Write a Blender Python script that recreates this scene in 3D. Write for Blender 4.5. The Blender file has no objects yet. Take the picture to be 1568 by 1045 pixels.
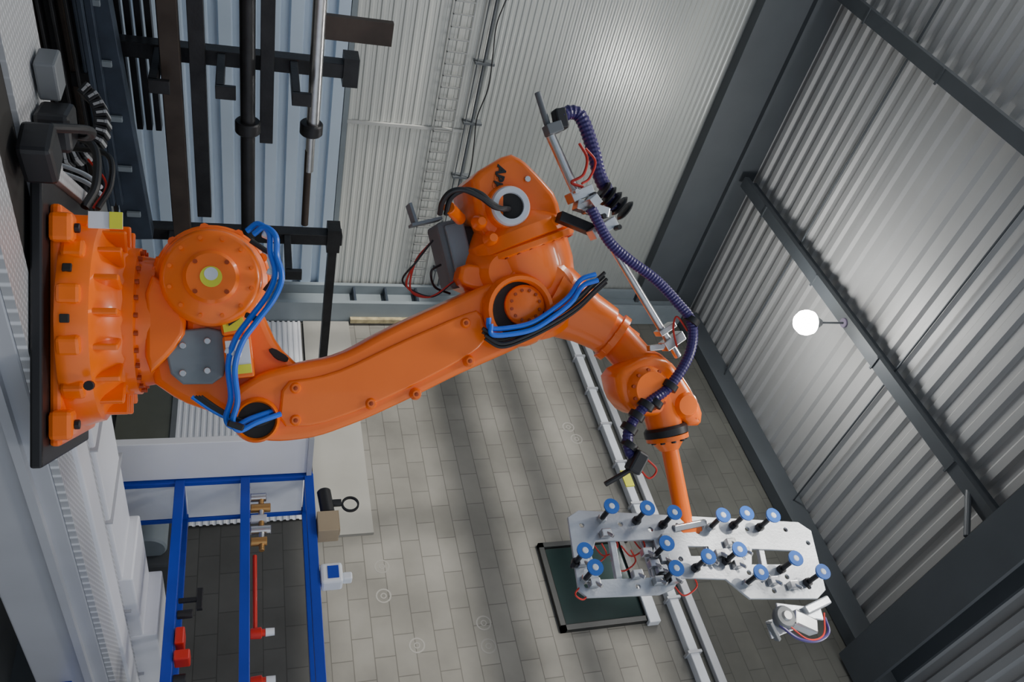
import bpy, bmesh, math, random
from mathutils import Vector, Matrix
random.seed(4)
C = bpy.context.collection
RT = math.radians(-44.67)

# ------------------------------------------------------------ materials
MATS = {}
def mat(name, col, rough=0.5, metal=0.0, var=0.12, scale=3.0, bump=0.0, bscale=40, coat=0.0, emit=0.0):
    if name in MATS: return MATS[name]
    m = bpy.data.materials.new(name); m.use_nodes = True
    nt = m.node_tree; b = nt.nodes['Principled BSDF']
    tc = nt.nodes.new('ShaderNodeTexCoord')
    n = nt.nodes.new('ShaderNodeTexNoise'); n.inputs['Scale'].default_value = scale; n.inputs['Detail'].default_value = 6
    nt.links.new(tc.outputs['Object'], n.inputs['Vector'])
    r = nt.nodes.new('ShaderNodeValToRGB')
    r.color_ramp.elements[0].position = .3; r.color_ramp.elements[1].position = .7
    r.color_ramp.elements[0].color = [c*(1-var) for c in col]+[1]
    r.color_ramp.elements[1].color = [min(1, c*(1+var*.5)) for c in col]+[1]
    nt.links.new(n.outputs['Fac'], r.inputs['Fac']); nt.links.new(r.outputs['Color'], b.inputs['Base Color'])
    b.inputs['Roughness'].default_value = rough; b.inputs['Metallic'].default_value = metal
    b.inputs['Coat Weight'].default_value = coat
    if emit:
        b.inputs['Emission Color'].default_value = (1, .97, .9, 1); b.inputs['Emission Strength'].default_value = emit
    if bump:
        n2 = nt.nodes.new('ShaderNodeTexNoise'); n2.inputs['Scale'].default_value = bscale
        nt.links.new(tc.outputs['Object'], n2.inputs['Vector'])
        bp = nt.nodes.new('ShaderNodeBump'); bp.inputs['Strength'].default_value = bump; bp.inputs['Distance'].default_value = .01
        nt.links.new(n2.outputs['Fac'], bp.inputs['Height']); nt.links.new(bp.outputs['Normal'], b.inputs['Normal'])
    MATS[name] = m; return m

def block_mat(name, c1, c2, mortar):
    m = bpy.data.materials.new(name); m.use_nodes = True
    nt = m.node_tree; L = nt.links.new; b = nt.nodes['Principled BSDF']
    tc = nt.nodes.new('ShaderNodeTexCoord'); sp = nt.nodes.new('ShaderNodeSeparateXYZ'); cb = nt.nodes.new('ShaderNodeCombineXYZ')
    L(tc.outputs['Object'], sp.inputs[0]); L(sp.outputs['Y'], cb.inputs['X']); L(sp.outputs['Z'], cb.inputs['Y'])
    br = nt.nodes.new('ShaderNodeTexBrick'); L(cb.outputs[0], br.inputs['Vector'])
    br.inputs['Scale'].default_value = 1; br.inputs['Brick Width'].default_value = .44; br.inputs['Row Height'].default_value = .215
    br.inputs['Mortar Size'].default_value = .006; br.inputs['Mortar Smooth'].default_value = .4
    br.inputs['Color1'].default_value = (*c1, 1); br.inputs['Color2'].default_value = (*c2, 1); br.inputs['Mortar'].default_value = (*mortar, 1)
    n = nt.nodes.new('ShaderNodeTexNoise'); n.inputs['Scale'].default_value = 1.3; n.inputs['Detail'].default_value = 8; L(tc.outputs['Object'], n.inputs['Vector'])
    r = nt.nodes.new('ShaderNodeMapRange'); r.inputs[1].default_value = .3; r.inputs[2].default_value = .7; r.inputs[3].default_value = .70; r.inputs[4].default_value = 1.12
    L(n.outputs['Fac'], r.inputs[0])
    mx = nt.nodes.new('ShaderNodeVectorMath'); mx.operation = 'SCALE'; L(br.outputs['Color'], mx.inputs[0]); L(r.outputs[0], mx.inputs['Scale'])
    L(mx.outputs[0], b.inputs['Base Color']); b.inputs['Roughness'].default_value = .9
    bp = nt.nodes.new('ShaderNodeBump'); bp.inputs['Strength'].default_value = .3; bp.inputs['Distance'].default_value = .01; bp.invert = True
    L(br.outputs['Fac'], bp.inputs['Height']); L(bp.outputs['Normal'], b.inputs['Normal'])
    return m

def tread_mat(name, col):
    m = bpy.data.materials.new(name); m.use_nodes = True
    nt = m.node_tree; L = nt.links.new; b = nt.nodes['Principled BSDF']
    tc = nt.nodes.new('ShaderNodeTexCoord')
    outs = []
    for ang in (45, -45):
        mp = nt.nodes.new('ShaderNodeMapping'); mp.inputs['Rotation'].default_value = (0, 0, math.radians(ang)); mp.inputs['Scale'].default_value = (22, 52, 1)
        L(tc.outputs['Object'], mp.inputs['Vector'])
        v = nt.nodes.new('ShaderNodeTexVoronoi'); v.inputs['Scale'].default_value = 1; v.inputs['Randomness'].default_value = 0
        v.voronoi_dimensions = '2D'
        L(mp.outputs[0], v.inputs['Vector']); outs.append(v.outputs['Distance'])
    mn = nt.nodes.new('ShaderNodeMath'); mn.operation = 'MINIMUM'; L(outs[0], mn.inputs[0]); L(outs[1], mn.inputs[1])
    r = nt.nodes.new('ShaderNodeValToRGB'); r.color_ramp.elements[0].position = .15; r.color_ramp.elements[1].position = .3
    r.color_ramp.elements[0].color = [min(1, c*1.3) for c in col]+[1]; r.color_ramp.elements[1].color = [c*.75 for c in col]+[1]
    L(mn.outputs[0], r.inputs['Fac']); L(r.outputs['Color'], b.inputs['Base Color'])
    bp = nt.nodes.new('ShaderNodeBump'); bp.inputs['Strength'].default_value = .8; bp.inputs['Distance'].default_value = .004; bp.invert = True
    L(mn.outputs[0], bp.inputs['Height']); L(bp.outputs['Normal'], b.inputs['Normal'])
    b.inputs['Roughness'].default_value = .35; b.inputs['Metallic'].default_value = .3
    return m

ORANGE = mat('orange_paint', (1.0, .17, .002), .33, 0, .08, 4, coat=.3)
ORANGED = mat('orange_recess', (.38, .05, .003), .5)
BLACK = mat('black_rubber', (.012, .012, .014), .45)
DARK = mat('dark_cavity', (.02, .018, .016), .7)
BLUEH = mat('blue_hose_pvc', (.015, .15, .75), .3)
NAVY = mat('ribbed_hose_navy', (.035, .02, .13), .35)
RED = mat('red_plastic', (.55, .02, .01), .4)
CHROME = mat('brushed_steel', (.62, .62, .62), .3, 1.0, .1, 20)
ALU = mat('aluminium_plate', (.55, .57, .60), .42, .75, .12, 12, .08, 80)
GRAYM = mat('gray_motor_paint', (.13, .14, .15), .45)
GRAYP = mat('gray_plate_paint', (.19, .225, .25), .45)
WHITEP = mat('white_plastic', (.72, .75, .8), .35)
LINKM = mat('chain_link_gray', (.35, .36, .37), .4)
WHITEC = mat('white_cover_steel', (.76, .77, .81), .42, .1, .05, 2)
GRAYC = mat('light_gray_steel', (.48, .49, .52), .4, .2, .08, 2)
YEL = mat('yellow_label', (.75, .75, .05), .5)
BLUEF = mat('blue_frame_paint', (.008, .04, .40), .38)
STEELD = mat('dark_mill_steel', (.028, .028, .03), .42, .5, .35, 6, .1, 50)
STEELB = mat('bluish_painted_steel', (.045, .06, .085), .42, .4, .3, 5)
STEELBR = mat('brown_mill_steel', (.06, .046, .038), .5, .5, .3, 5)
BEAM = mat('beam_gray_paint', (.07, .08, .09), .55, 0, .1, 2)
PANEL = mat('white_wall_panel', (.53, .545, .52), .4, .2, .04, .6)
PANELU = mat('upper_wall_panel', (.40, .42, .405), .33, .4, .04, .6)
PANELB = mat('bluish_wall_cladding', (.50, .60, .72), .4, .25, .1, .8)
ROOF = mat('roof_sheet', (.40, .405, .405), .55, .12, .08, .7)
CONC = mat('concrete_floor', (.20, .20, .19), .8, 0, .2, 1.5, .1)
PLAST = mat('plaster', (.25, .248, .23), .85, 0, .12, 1.2, .1, 20)
OLIVE = mat('olive_glass', (.10, .105, .085), .3)
GLASSD = mat('dark_green_glass', (.014, .028, .027), .12, 0, .1)
BRASS = mat('brass', (.5, .28, .1), .35, .8)
CHALK = mat('chalk', (.215, .213, .20), .9)
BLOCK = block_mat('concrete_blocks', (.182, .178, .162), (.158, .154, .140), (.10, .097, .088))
BLOCK_SHADE = block_mat('shaded_concrete_blocks', (.085, .085, .082), (.074, .074, .071), (.05, .05, .048))  # darker copy of the blocks: shade low on the wall put into the colour
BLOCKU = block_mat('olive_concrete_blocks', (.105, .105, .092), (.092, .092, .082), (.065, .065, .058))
TREAD = tread_mat('tread_plate', (.62, .63, .65))

# ------------------------------------------------------------ helpers
def link(o, parent=None):
    C.objects.link(o)
    if parent is not None: o.parent = parent
    return o
def empty(name, loc=(0, 0, 0), rz=0):
    e = bpy.data.objects.new(name, None); e.location = loc; e.rotation_euler = (0, 0, rz); e.empty_display_size = .2
    C.objects.link(e); return e
def mesh(name, verts, faces, m, parent=None, smooth=False):
    me = bpy.data.meshes.new(name); me.from_pydata([tuple(v) for v in verts], [], faces); me.validate(); me.update()
    me.materials.append(m)
    bm = bmesh.new(); bm.from_mesh(me); bmesh.ops.recalc_face_normals(bm, faces=bm.faces); bm.to_mesh(me); bm.free()
    if smooth:
        for p in me.polygons: p.use_smooth = True
        try: me.set_sharp_from_angle(angle=math.radians(35))
        except Exception: pass
    return link(bpy.data.objects.new(name, me), parent)
def box(name, x, y, z, m, parent=None, bevel=0.0):
    bm = bmesh.new(); bmesh.ops.create_cube(bm, size=1)
    for v in bm.verts:
        v.co = Vector(((x[0]+x[1])/2+v.co.x*(x[1]-x[0]), (y[0]+y[1])/2+v.co.y*(y[1]-y[0]), (z[0]+z[1])/2+v.co.z*(z[1]-z[0])))
    if bevel: bmesh.ops.bevel(bm, geom=bm.edges[:], offset=bevel, segments=2, profile=.5, affect='EDGES')
    me = bpy.data.meshes.new(name); bm.to_mesh(me); bm.free(); me.materials.append(m)
    return link(bpy.data.objects.new(name, me), parent)
def obox(name, c, ux, uz, sx, sy, sz, m, parent=None, bevel=.004):
    """box centred at c, axis ux (size sx), uz (size sz), third axis size sy"""
    ux = Vector(ux).normalized(); uz = Vector(uz); uz = (uz-ux*uz.dot(ux)).normalized(); uy = uz.cross(ux)
    o = box(name, (-sx/2, sx/2), (-sy/2, sy/2), (-sz/2, sz/2), m, parent, bevel)
    M = Matrix((ux, uy, uz)).transposed().to_4x4(); M.translation = Vector(c)
    o.data.transform(M); return o
def lathe(name, p0, p1, prof, m, parent=None, seg=36, smooth=True, caps=True):
    p0 = Vector(p0); p1 = Vector(p1); ax = p1-p0; a = ax.normalized()
    u = a.orthogonal().normalized(); w = a.cross(u)
    vs = []; fs = []
    for t, r in prof:
        for i in range(seg):
            th = 2*math.pi*i/seg
            vs.append(p0+ax*t+(u*math.cos(th)+w*math.sin(th))*r)
    n = len(prof)
    for j in range(n-1):
        for i in range(seg):
            k = (i+1) % seg
            fs.append((j*seg+i, j*seg+k, (j+1)*seg+k, (j+1)*seg+i))
    if caps:
        fs.append(tuple(range(seg))); fs.append(tuple((n-1)*seg+i for i in range(seg)))
    else:
        for i in range(seg):
            k = (i+1) % seg; fs.append(((n-1)*seg+i, (n-1)*seg+k, k, i))
    return mesh(name, vs, fs, m, parent, smooth)
def cyl(name, p0, p1, r, m, parent=None, seg=24):
    L = (Vector(p1)-Vector(p0)).length; c = min(.12*r, L*.1)/max(L, 1e-6)
    return lathe(name, p0, p1, [(0, r*.9), (c, r), (1-c, r), (1, r*.9)], m, parent, seg)
def catmull(pts, n=8):
    P = [Vector(p) for p in pts]; P = [P[0]*2-P[1]]+P+[P[-1]*2-P[-2]]; out = []
    for i in range(1, len(P)-2):
        for k in range(n):
            t = k/n
            out.append(.5*((2*P[i])+(P[i+1]-P[i-1])*t+(2*P[i-1]-5*P[i]+4*P[i+1]-P[i+2])*t*t+(3*P[i]-P[i-1]-3*P[i+1]+P[i+2])*t**3))
    out.append(P[-2]); return out
def tube(name, pts, r, m, parent=None, ribbed=False, seg=10, curve=True):
    pts = catmull(pts, 10) if curve else [Vector(p) for p in pts]
    rad = [r]*len(pts)
    if ribbed:
        step = r*.3; out = []; acc = 0; nx = 0
        for i in range(len(pts)-1):
            l = (pts[i+1]-pts[i]).length
            while nx <= acc+l: out.append(pts[i].lerp(pts[i+1], (nx-acc)/max(l, 1e-9))); nx += step
            acc += l
        pts = out; rad = [r*(1.0 if i % 2 else .88) for i in range(len(pts))]
    vs = []; fs = []
    u = (pts[1]-pts[0]).orthogonal().normalized()
    for i, p in enumerate(pts):
        d = (pts[min(i+1, len(pts)-1)]-pts[max(i-1, 0)]).normalized()
        u = (u-d*u.dot(d)).normalized(); w = d.cross(u)
        for k in range(seg):
            th = 2*math.pi*k/seg; vs.append(p+(u*math.cos(th)+w*math.sin(th))*rad[i])
    for j in range(len(pts)-1):
        for k in range(seg):
            q = (k+1) % seg; fs.append((j*seg+k, j*seg+q, (j+1)*seg+q, (j+1)*seg+k))
    fs.append(tuple(range(seg))); fs.append(tuple((len(pts)-1)*seg+k for k in range(seg)))
    return mesh(name, vs, fs, m, parent, not ribbed)
def chaikin(p, it=1):
    for _ in range(it):
        q = []
        for i in range(len(p)):
            a = p[i]; b = p[(i+1) % len(p)]
            q.append((a[0]*.8+b[0]*.2, a[1]*.8+b[1]*.2)); q.append((a[0]*.2+b[0]*.8, a[1]*.2+b[1]*.8))
        p = q
    return p
def circle(cx, cy, r, n=28): return [(cx+r*math.cos(2*math.pi*i/n), cy+r*math.sin(2*math.pi*i/n)) for i in range(n)]
def plate(name, outlines, y0, y1, bev, m, parent=None, res=2, M=None):
    """outlines in (x,z), extruded along local y from y0 to y1; extra outlines are holes"""
    cu = bpy.data.curves.new(name, 'CURVE'); cu.dimensions = '2D'; cu.fill_mode = 'BOTH'
    cu.extrude = max((y1-y0)/2-bev, 0.0005); cu.bevel_depth = bev; cu.bevel_resolution = res; cu.offset = -bev
    for o in outlines:
        s = cu.splines.new('POLY'); s.points.add(len(o)-1); s.use_cyclic_u = True
        for i, p in enumerate(o): s.points[i].co = (p[0], p[1], 0, 1)
    ob = bpy.data.objects.new(name, cu); C.objects.link(ob)
    bpy.context.view_layer.update()
    me = bpy.data.meshes.new_from_object(ob.evaluated_get(bpy.context.evaluated_depsgraph_get()))
    bpy.data.objects.remove(ob)
    T = Matrix.Translation((0, (y0+y1)/2, 0)) @ Matrix.Rotation(math.pi/2, 4, 'X')
    me.transform(T)
    if M is not None: me.transform(M)
    me.materials.clear(); me.materials.append(m); me.name = name
    for p in me.polygons: p.use_smooth = True
    try: me.set_sharp_from_angle(angle=math.radians(32))
    except Exception: pass
    return link(bpy.data.objects.new(name, me), parent)
def bolts(name, c, axis, R, n, r, h, m, parent, a0=0.0, a1=2*math.pi):
    a = Vector(axis).normalized(); u = a.orthogonal().normalized(); w = a.cross(u); c = Vector(c)
    vs = []; fs = []
    for i in range(n):
        th = a0+(a1-a0)*i/n; q = c+(u*math.cos(th)+w*math.sin(th))*R
        b = len(vs)
        for s in (-h*.3, h):
            for k in range(8):
                f = 2*math.pi*k/8; vs.append(q+a*s+(u*math.cos(f)+w*math.sin(f))*r)
        for k in range(8): fs.append((b+k, b+(k+1) % 8, b+8+(k+1) % 8, b+8+k))
        fs.append(tuple(b+8+k for k in range(8)))
    return mesh(name, vs, fs, m, parent)
def corrugated(name, prof, pitch, a, b, l0, l1, tf, m):
    """profile (t 0..1, depth) repeated from a to b ; run l0..l1 ; tf(s, l, depth)->xyz"""
    vs = []; fs = []; s = a; row = []
    while s < b:
        for t, d in prof: row.append((s+t*pitch, d))
        s += pitch
    row = [r for r in row if r[0] <= b]
    for q, d in row: vs += [tf(q, l0, d), tf(q, l1, d)]
    for i in range(len(row)-1): fs.append((2*i, 2*i+1, 2*i+3, 2*i+2))
    return mesh(name, vs, fs, m)

# ------------------------------------------------------------ room shell
box('floor', (-2.5, 8.4), (-3, 9.4), (-.1, 0), CONC)
wa = empty('wall_east')
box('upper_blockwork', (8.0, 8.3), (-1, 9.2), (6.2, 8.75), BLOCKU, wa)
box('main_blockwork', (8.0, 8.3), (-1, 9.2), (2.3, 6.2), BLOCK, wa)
box('lower_blockwork', (8.0, 8.3), (-1, 9.2), (0, 2.3), BLOCK_SHADE, wa)
pp = empty('plaster_panel')
box('slab', (7.95, 8.0), (4.95, 8.44), (2.3, 2.93), PLAST, pp)
cp = empty('east_cladding_panel')
o = corrugated('ribbed_sheet', [(0, 0), (.15, -.02), (.5, -.02), (.65, 0)], .07, .75, 2.28, 5.2, 8.44, lambda s, l, d: (7.97+d, l, s), WHITEC); o.parent = cp
box('olive_glazing', (7.95, 7.99), (5.2, 8.44), (.1, .72), OLIVE, cp)
box('transom', (7.93, 7.99), (5.2, 8.44), (.70, .76), GRAYM, cp)
for y in (6.2, 7.3, 8.38): box('mullion', (7.93, 7.99), (y, y+.05), (.1, .72), GRAYM, cp)
# north wall : white sheet panels above, coarser bluish cladding below
fine = [(0, 0), (.10, -.010), (.32, -.010), (.42, 0), (.70, 0), (.72, -.004), (.78, -.004), (.8, 0)]
wb = empty('wall_north')
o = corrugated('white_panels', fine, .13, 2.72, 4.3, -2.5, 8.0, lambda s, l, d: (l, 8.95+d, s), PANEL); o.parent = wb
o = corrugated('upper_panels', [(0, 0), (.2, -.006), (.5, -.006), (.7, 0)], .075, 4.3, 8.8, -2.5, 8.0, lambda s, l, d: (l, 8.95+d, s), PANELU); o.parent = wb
coarse = [(0, 0), (.08, -.07), (.6, -.07), (.68, 0), (.97, 0)]
o = corrugated('lower_cladding', coarse, .25, 0, 2.72, -2.5, 8.0, lambda s, l, d: (l, 8.97+d, s), PANELB); o.parent = wb
box('backing', (-2.5, 8.3), (9.0, 9.2), (0, 8.8), PANELB, wb)
box('sheet_joint', (5.03, 5.07), (8.91, 8.94), (2.72, 4.2), mat('joint', (.42, .43, .42), .5), wb)
box('base_flashing', (-2.5, 8.0), (8.90, 8.95), (2.66, 2.72), GRAYP, wb)
# roof
trap = [(0, 0), (.14, .042), (.5, .042), (.64, 0), (.98, 0)]
corrugated('ceiling', trap, .23, -3, 9.2, -1.5, 8.2, lambda s, l, d: (l, s, 8.62+d), ROOF)
# back wall with strip window (behind the camera); two rails added to stripe the sunlight
ww = empty('wall_west')
box('lower_part', (-2.2, -2.0), (-3, 9.2), (0, 5.1), PANELB, ww)
box('sun_stripe_bar_low', (-2.1, -2.0), (-3, 9.2), (6.80, 7.42), BEAM, ww)
box('sun_stripe_bar_high', (-2.1, -2.0), (-3, 9.2), (7.76, 8.25), BEAM, ww)
for y in (-2.2, .8, 3.8, 6.8): box('glazing_post', (-2.1, -2.0), (y, y+.12), (5.1, 8.6), BEAM, ww)

# structure
e = empty('eave_beam')
box('web', (-2, 7.95), (8.80, 8.86), (7.6, 8.2), BEAM, e)
box('bottom_flange', (-2, 7.95), (8.76, 8.93), (7.52, 7.58), BEAM, e)
box('top_flange', (-2, 7.95), (8.72, 8.93), (8.2, 8.25), BEAM, e)
box('fascia', (-2, 7.95), (8.84, 8.93), (8.25, 8.64), BEAM, e)
e = empty('wall_plate_beam')
box('web', (7.84, 7.9), (-1, 8.6), (8.3, 8.62), BEAM, e); box('flange', (7.78, 7.98), (-1, 8.6), (8.26, 8.3), BEAM, e)
e = empty('steel_column')
box('web', (7.78, 7.84), (8.5, 8.9), (0, 8.3), GRAYP, e)
box('flange_a', (7.62, 7.98), (8.84, 8.9), (0, 8.3), GRAYP, e)
box('flange_b', (7.62, 7.98), (8.46, 8.52), (0, 8.3), GRAYP, e)
for zz in (3.0, 3.45, 3.9): box('stiffener', (7.64, 7.78), (8.52, 8.84), (zz, zz+.03), STEELB, e)
box('brown_conduit', (7.88, 7.95), (8.40, 8.46), (2.95, 4.2), mat('stained_conduit', (.40, .34, .20), .6, 0, .5, 9), e)
def purlin(name, x, y0, y1):
    e = empty(name)
    box('web', (x-.01, x+.02), (y0, y1), (8.38, 8.6), BEAM, e)
    box('bottom_lip', (x-.10, x+.06), (y0, y1), (8.36, 8.39), BEAM, e)
    box('edge_lip', (x-.10, x-.085), (y0, y1), (8.39, 8.43), BEAM, e)
    for k in range(4):
        yy = y0+(y1-y0)*(k+.5)/4
        box('cleat_%d' % k, (x-.1, x+.08), (yy-.012, yy+.012), (8.345, 8.36), BEAM, e)
purlin('roof_purlin', 5.38, 2.9, 8.7); purlin('roof_purlin', 2.62, 2.9, 8.7); purlin('roof_purlin', 5.38, -2, 2.3)
e = empty('roof_rafter')
box('web', (-1.4, 7.95), (2.62, 2.68), (8.15, 8.6), BEAM, e)
box('bottom_flange', (-1.4, 7.95), (2.42, 2.88), (8.08, 8.15), BEAM, e)
box('top_flange', (-1.4, 7.95), (2.42, 2.88), (8.55, 8.61), BEAM, e)
cyl('tie_rod_a', (-.5, 7.2, 8.5), (7.9, 7.2, 8.5), .012, BEAM, e)
cyl('tie_rod_b', (-.5, 4.9, 8.5), (7.9, 4.9, 8.5), .012, BEAM, e)
tube('flange_brace', [(5.38, 3.35, 8.4), (5.5, 2.9, 8.12)], .03, BEAM, e, curve=False)

# conduit on north wall with brackets
e = empty('wall_conduit')
cyl('pipe', (-2, 8.86, 4.25), (7.6, 8.86, 4.25), .016, BEAM, e)
cyl('pipe_thin', (-2, 8.87, 4.17), (7.6, 8.87, 4.17), .008, BEAM, e)
tube('slack_cable', [(-2+.4*k, 8.84, 4.33+.035*math.sin(k*2.1)) for k in range(24)], .008, BLACK, e)
for k in range(12):
    x = -1.5+k*.8; box('bracket_%d' % k, (x-.015, x+.015), (8.84, 8.95), (4.14, 4.38), BEAM, e)
SHADOWG = mat('rung_shadow_gray', (.30, .31, .31), .4, .5)  # thin gray bars stand in for faint ladder shadows on the wall
for k in range(54): box('shadow_rung', (-.5+k*.15, -.485+k*.15), (8.87, 8.895), (3.78, 4.02), SHADOWG, e)
for z in (3.78, 4.02): box('shadow_side_bar', (-.5, 7.6), (8.87, 8.885), (z, z+.012), SHADOWG, e)
# trunking rail on the block wall
e = empty('cable_trunking')
box('white_channel', (7.88, 7.999), (-1, 8.45), (6.19, 6.30), WHITEP, e, .01)
box('gray_channel', (7.92, 7.999), (-1, 8.45), (6.42, 6.52), GRAYC, e, .01)
for k in range(14):
    y = 8.3-k*.65; box('clip_%d' % k, (7.86, 7.999), (y-.015, y+.015), (6.16, 6.33), GRAYC, e)
box('yellow_tag', (7.86, 7.88), (5.3, 5.55), (6.18, 6.3), YEL, e)
e = empty('window_1')
box('glass', (7.965, 7.985), (3.62, 4.56), (4.9, 5.85), GLASSD, e)
for n, a, b_ in (('frame_l', (4.57, 4.63), (4.82, 5.98)), ('frame_r', (3.54, 3.60), (4.82, 5.98)), ('frame_b', (3.54, 4.63), (4.82, 4.88)), ('frame_t', (3.54, 4.63), (5.85, 5.91))):
    box(n, (7.93, 8.0), a, b_, mat('dark_frame', (.02, .022, .022), .4), e)
box('roller_blind_box', (7.9, 8.0), (3.5, 3.95), (5.86, 6.0), WHITEP, e, .01)
# faint lifting-eye marks on blocks
e = empty('block_lifting_marks')
for (y, z) in [(4.54, 2.98), (4.19, 2.96), (3.60, 3.24), (3.76, 3.99), (3.5, 3.99), (6.41, 5.74), (6.2, 5.8)]:
    lathe('mark', (7.999, y, z), (7.998, y, z), [(0, .085), (1, .085), (1, .068), (0, .068)], CHALK, e, 20, caps=False)
    lathe('mark_inner', (7.999, y, z), (7.998, y, z), [(0, .035), (1, .035), (1, .022), (0, .022)], CHALK, e, 12, caps=False)

# ceiling lamp (visible)
e = empty('pendant_lamp', (5.38, 5.75, 0))
cyl('stem', (0, 0, 8.4), (0, 0, 7.98), .012, BEAM, e)
lathe('housing', (0, 0, 8.02), (0, 0, 7.84), [(0, .04), (.3, .07), (.6, .10), (1, .135)], GRAYM, e)
cyl('mount', (0, 0, 8.42), (0, 0, 8.34), .06, mat('mount_violet', (.12, .1, .16), .5), e)
lathe('lens', (0, 0, 7.88), (0, 0, 7.66), [(0, .135), (.3, .15), (.55, .14), (.8, .10), (1, .03)], mat('lamp_glow', (1, 1, 1), .5, emit=110), e)

# ------------------------------------------------------------ linear track
t = empty('robot_linear_track')
box('main_beam', (0.6, 8.0), (2.5, 3.5), (.34, .74), GRAYC, t, .01)
box('top_tread', (0.6, 8.0), (2.5, 2.72), (.74, .775), TREAD, t)
box('rail_cover', (3.1, 8.0), (2.72, 2.9), (.74, .80), WHITEC, t, .008)
box('mid_tread', (3.1, 8.0), (2.9, 3.02), (.74, .775), TREAD, t)
box('duct_a', (3.1, 5.2), (3.02, 3.5), (.70, .80), WHITEC, t, .012)
box('duct_b', (5.2, 6.0), (3.02, 3.52), (.70, .86), WHITEC, t, .012)
box('duct_c', (6.0, 8.0), (3.02, 3.54), (.70, .95), WHITEC, t, .012)
for x in (3.8, 4.5, 5.6, 6.6, 7.3): box('duct_seam', (x, x+.012), (3.0, 3.53), (.7, .815), GRAYC, t)
for x in (1.2, 3.6, 6.2): box('pedestal', (x, x+.5), (2.7, 3.3), (0, .34), GRAYM, t)
box('side_ledge', (0.6, 8.0), (2.46, 2.5), (.62, .66), GRAYC, t)
box('far_tread', (0.6, 2.35), (3.0, 3.5), (.74, .78), TREAD, t)
box('rail_black', (0.6, 3.1), (2.72, 3.0), (.74, .76), DARK, t)

# ------------------------------------------------------------ robot
ro = empty('industrial_robot', (2.812, 2.844, 0), RT)
def P(x, d, z): return (x, d-4.0, z)
def bx(name, x, d, z, m, bev=.01): return box(name, x, (d[0]-4, d[1]-4), z, m, ro, bev)
# carriage
bx('carriage_plate', (-.66, .50), (3.55, 4.5), (.78, .825), BLACK)
bx('carriage_tread', (-.72, -.66), (3.5, 4.4), (.78, .85), TREAD, .004)
bx('foot_plate', (-.56, .43), (3.66, 4.42), (.825, .87), ORANGE, .015)
bc = P(-.09, 4.03, 0)
lathe('base_casting', (bc[0], bc[1], .86), (bc[0], bc[1], 1.10), [(0, .465), (.15, .475), (.5, .45), (.62, .40), (.85, .345), (1, .33)], ORANGE, ro, 24)
for i in range(18):
    a = 2*math.pi*i/18+.1; u = Vector((math.cos(a), math.sin(a), 0)); c = Vector((bc[0], bc[1], 1.03))+u*.375
    obox('rib_%d' % i, c, u, (0, 0, 1), .11, .028, .11, ORANGE, ro, .008)
for i in range(5):
    a = -math.pi/2-.9+i*.45; u = Vector((math.cos(a), math.sin(a), 0)); c = Vector((bc[0], bc[1], .90))+u*.472
    if i in (1, 2): obox('port_%d' % i, c, u, (0, 0, 1), .016, .035, .035, DARK, ro, .004)
    c = Vector((bc[0], bc[1], .91))+u.cross(Vector((0, 0, 1)))*.1+u*.45
    obox('pad_%d' % i, c, u, (0, 0, 1), .05, .08, .09, ORANGE, ro, .016)
for x in (-.46, .34):
    bx('foot_lug', (x-.06, x+.06), (3.6, 3.7), (.83, .92), ORANGE, .02)
    cyl('foot_bolt', P(x, 3.645, .92), P(x, 3.645, .94), .02, BLACK, ro, 8)
cyl('side_plug', P(.18, 3.62, .98), P(.18, 3.59, .98), .02, BLACK, ro, 12)
lathe('axis1_ring', (bc[0], bc[1], 1.08), (bc[0], bc[1], 1.2), [(0, .335), (.4, .335), (.45, .30), (1, .29)], ORANGE, ro)
bolts('ring_bolts', (bc[0], bc[1], 1.13), (0, 0, 1), .318, 26, .011, .016, ORANGED, ro)
# turning frame
fr = chaikin([(-.37, 1.17), (-.40, 1.32), (-.34, 1.55), (-.12, 1.66), (.02, 1.72), (.12, 1.82), (.24, 1.76), (.34, 1.70), (.38, 1.54), (.33, 1.45), (.27, 1.30), (.17, 1.17)], 1)
plate('turning_frame', [fr], -.16, .26, .035, ORANGE, ro)
plate('frame_cheek', [chaikin([(-.30, 1.17), (-.22, 1.30), (-.05, 1.34), (.05, 1.28), (.16, 1.17)], 1)], -.26, -.12, .02, ORANGE, ro)
plate('gray_cover', [chaikin([(-.04, 1.23), (-.065, 1.47), (.02, 1.51), (.19, 1.48), (.19, 1.28)], 1)], -.24, -.165, .01, GRAYP, ro)
for q in ((0.02, 1.32), (.0, 1.42), (.14, 1.32), (.13, 1.42)): cyl('cover_bolt', (q[0], -.24, q[1]), (q[0], -.255, q[1]), .014, CHROME, ro, 10)
plate('frame_slot', [chaikin([(.04, 1.675), (.085, 1.71), (.10, 1.76), (.075, 1.77), (.03, 1.70)], 1)], -.172, -.14, .003, DARK, ro)
# axis 2 gearbox drum facing viewer
dc = (-.275, 1.44)
lathe('gearbox_drum', (dc[0], -.02, dc[1]), (dc[0]+.0, -.33, dc[1]), [(0, .235), (.45, .235), (.5, .215), (.9, .21), (.97, .20), (1, .185)], ORANGE, ro, 44)
lathe('drum_flange', (dc[0], -.05, dc[1]), (dc[0], -.15, dc[1]), [(0, .24), (.1, .25), (.9, .25), (1, .24)], ORANGE, ro, 44)
lathe('drum_cap', (dc[0], -.32, dc[1]), (dc[0], -.355, dc[1]), [(0, .115), (.6, .115), (1, .10)], ORANGE, ro, 40)
lathe('drum_label', (dc[0]+.0, -.354, dc[1]+.0), (dc[0], -.359, dc[1]), [(0, .045), (1, .045)], YEL, ro, 24)
lathe('drum_label_white', (dc[0]-.012, -.358, dc[1]+.0), (dc[0]-.012, -.361, dc[1]), [(0, .028), (1, .028)], WHITEP, ro, 20)
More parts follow.
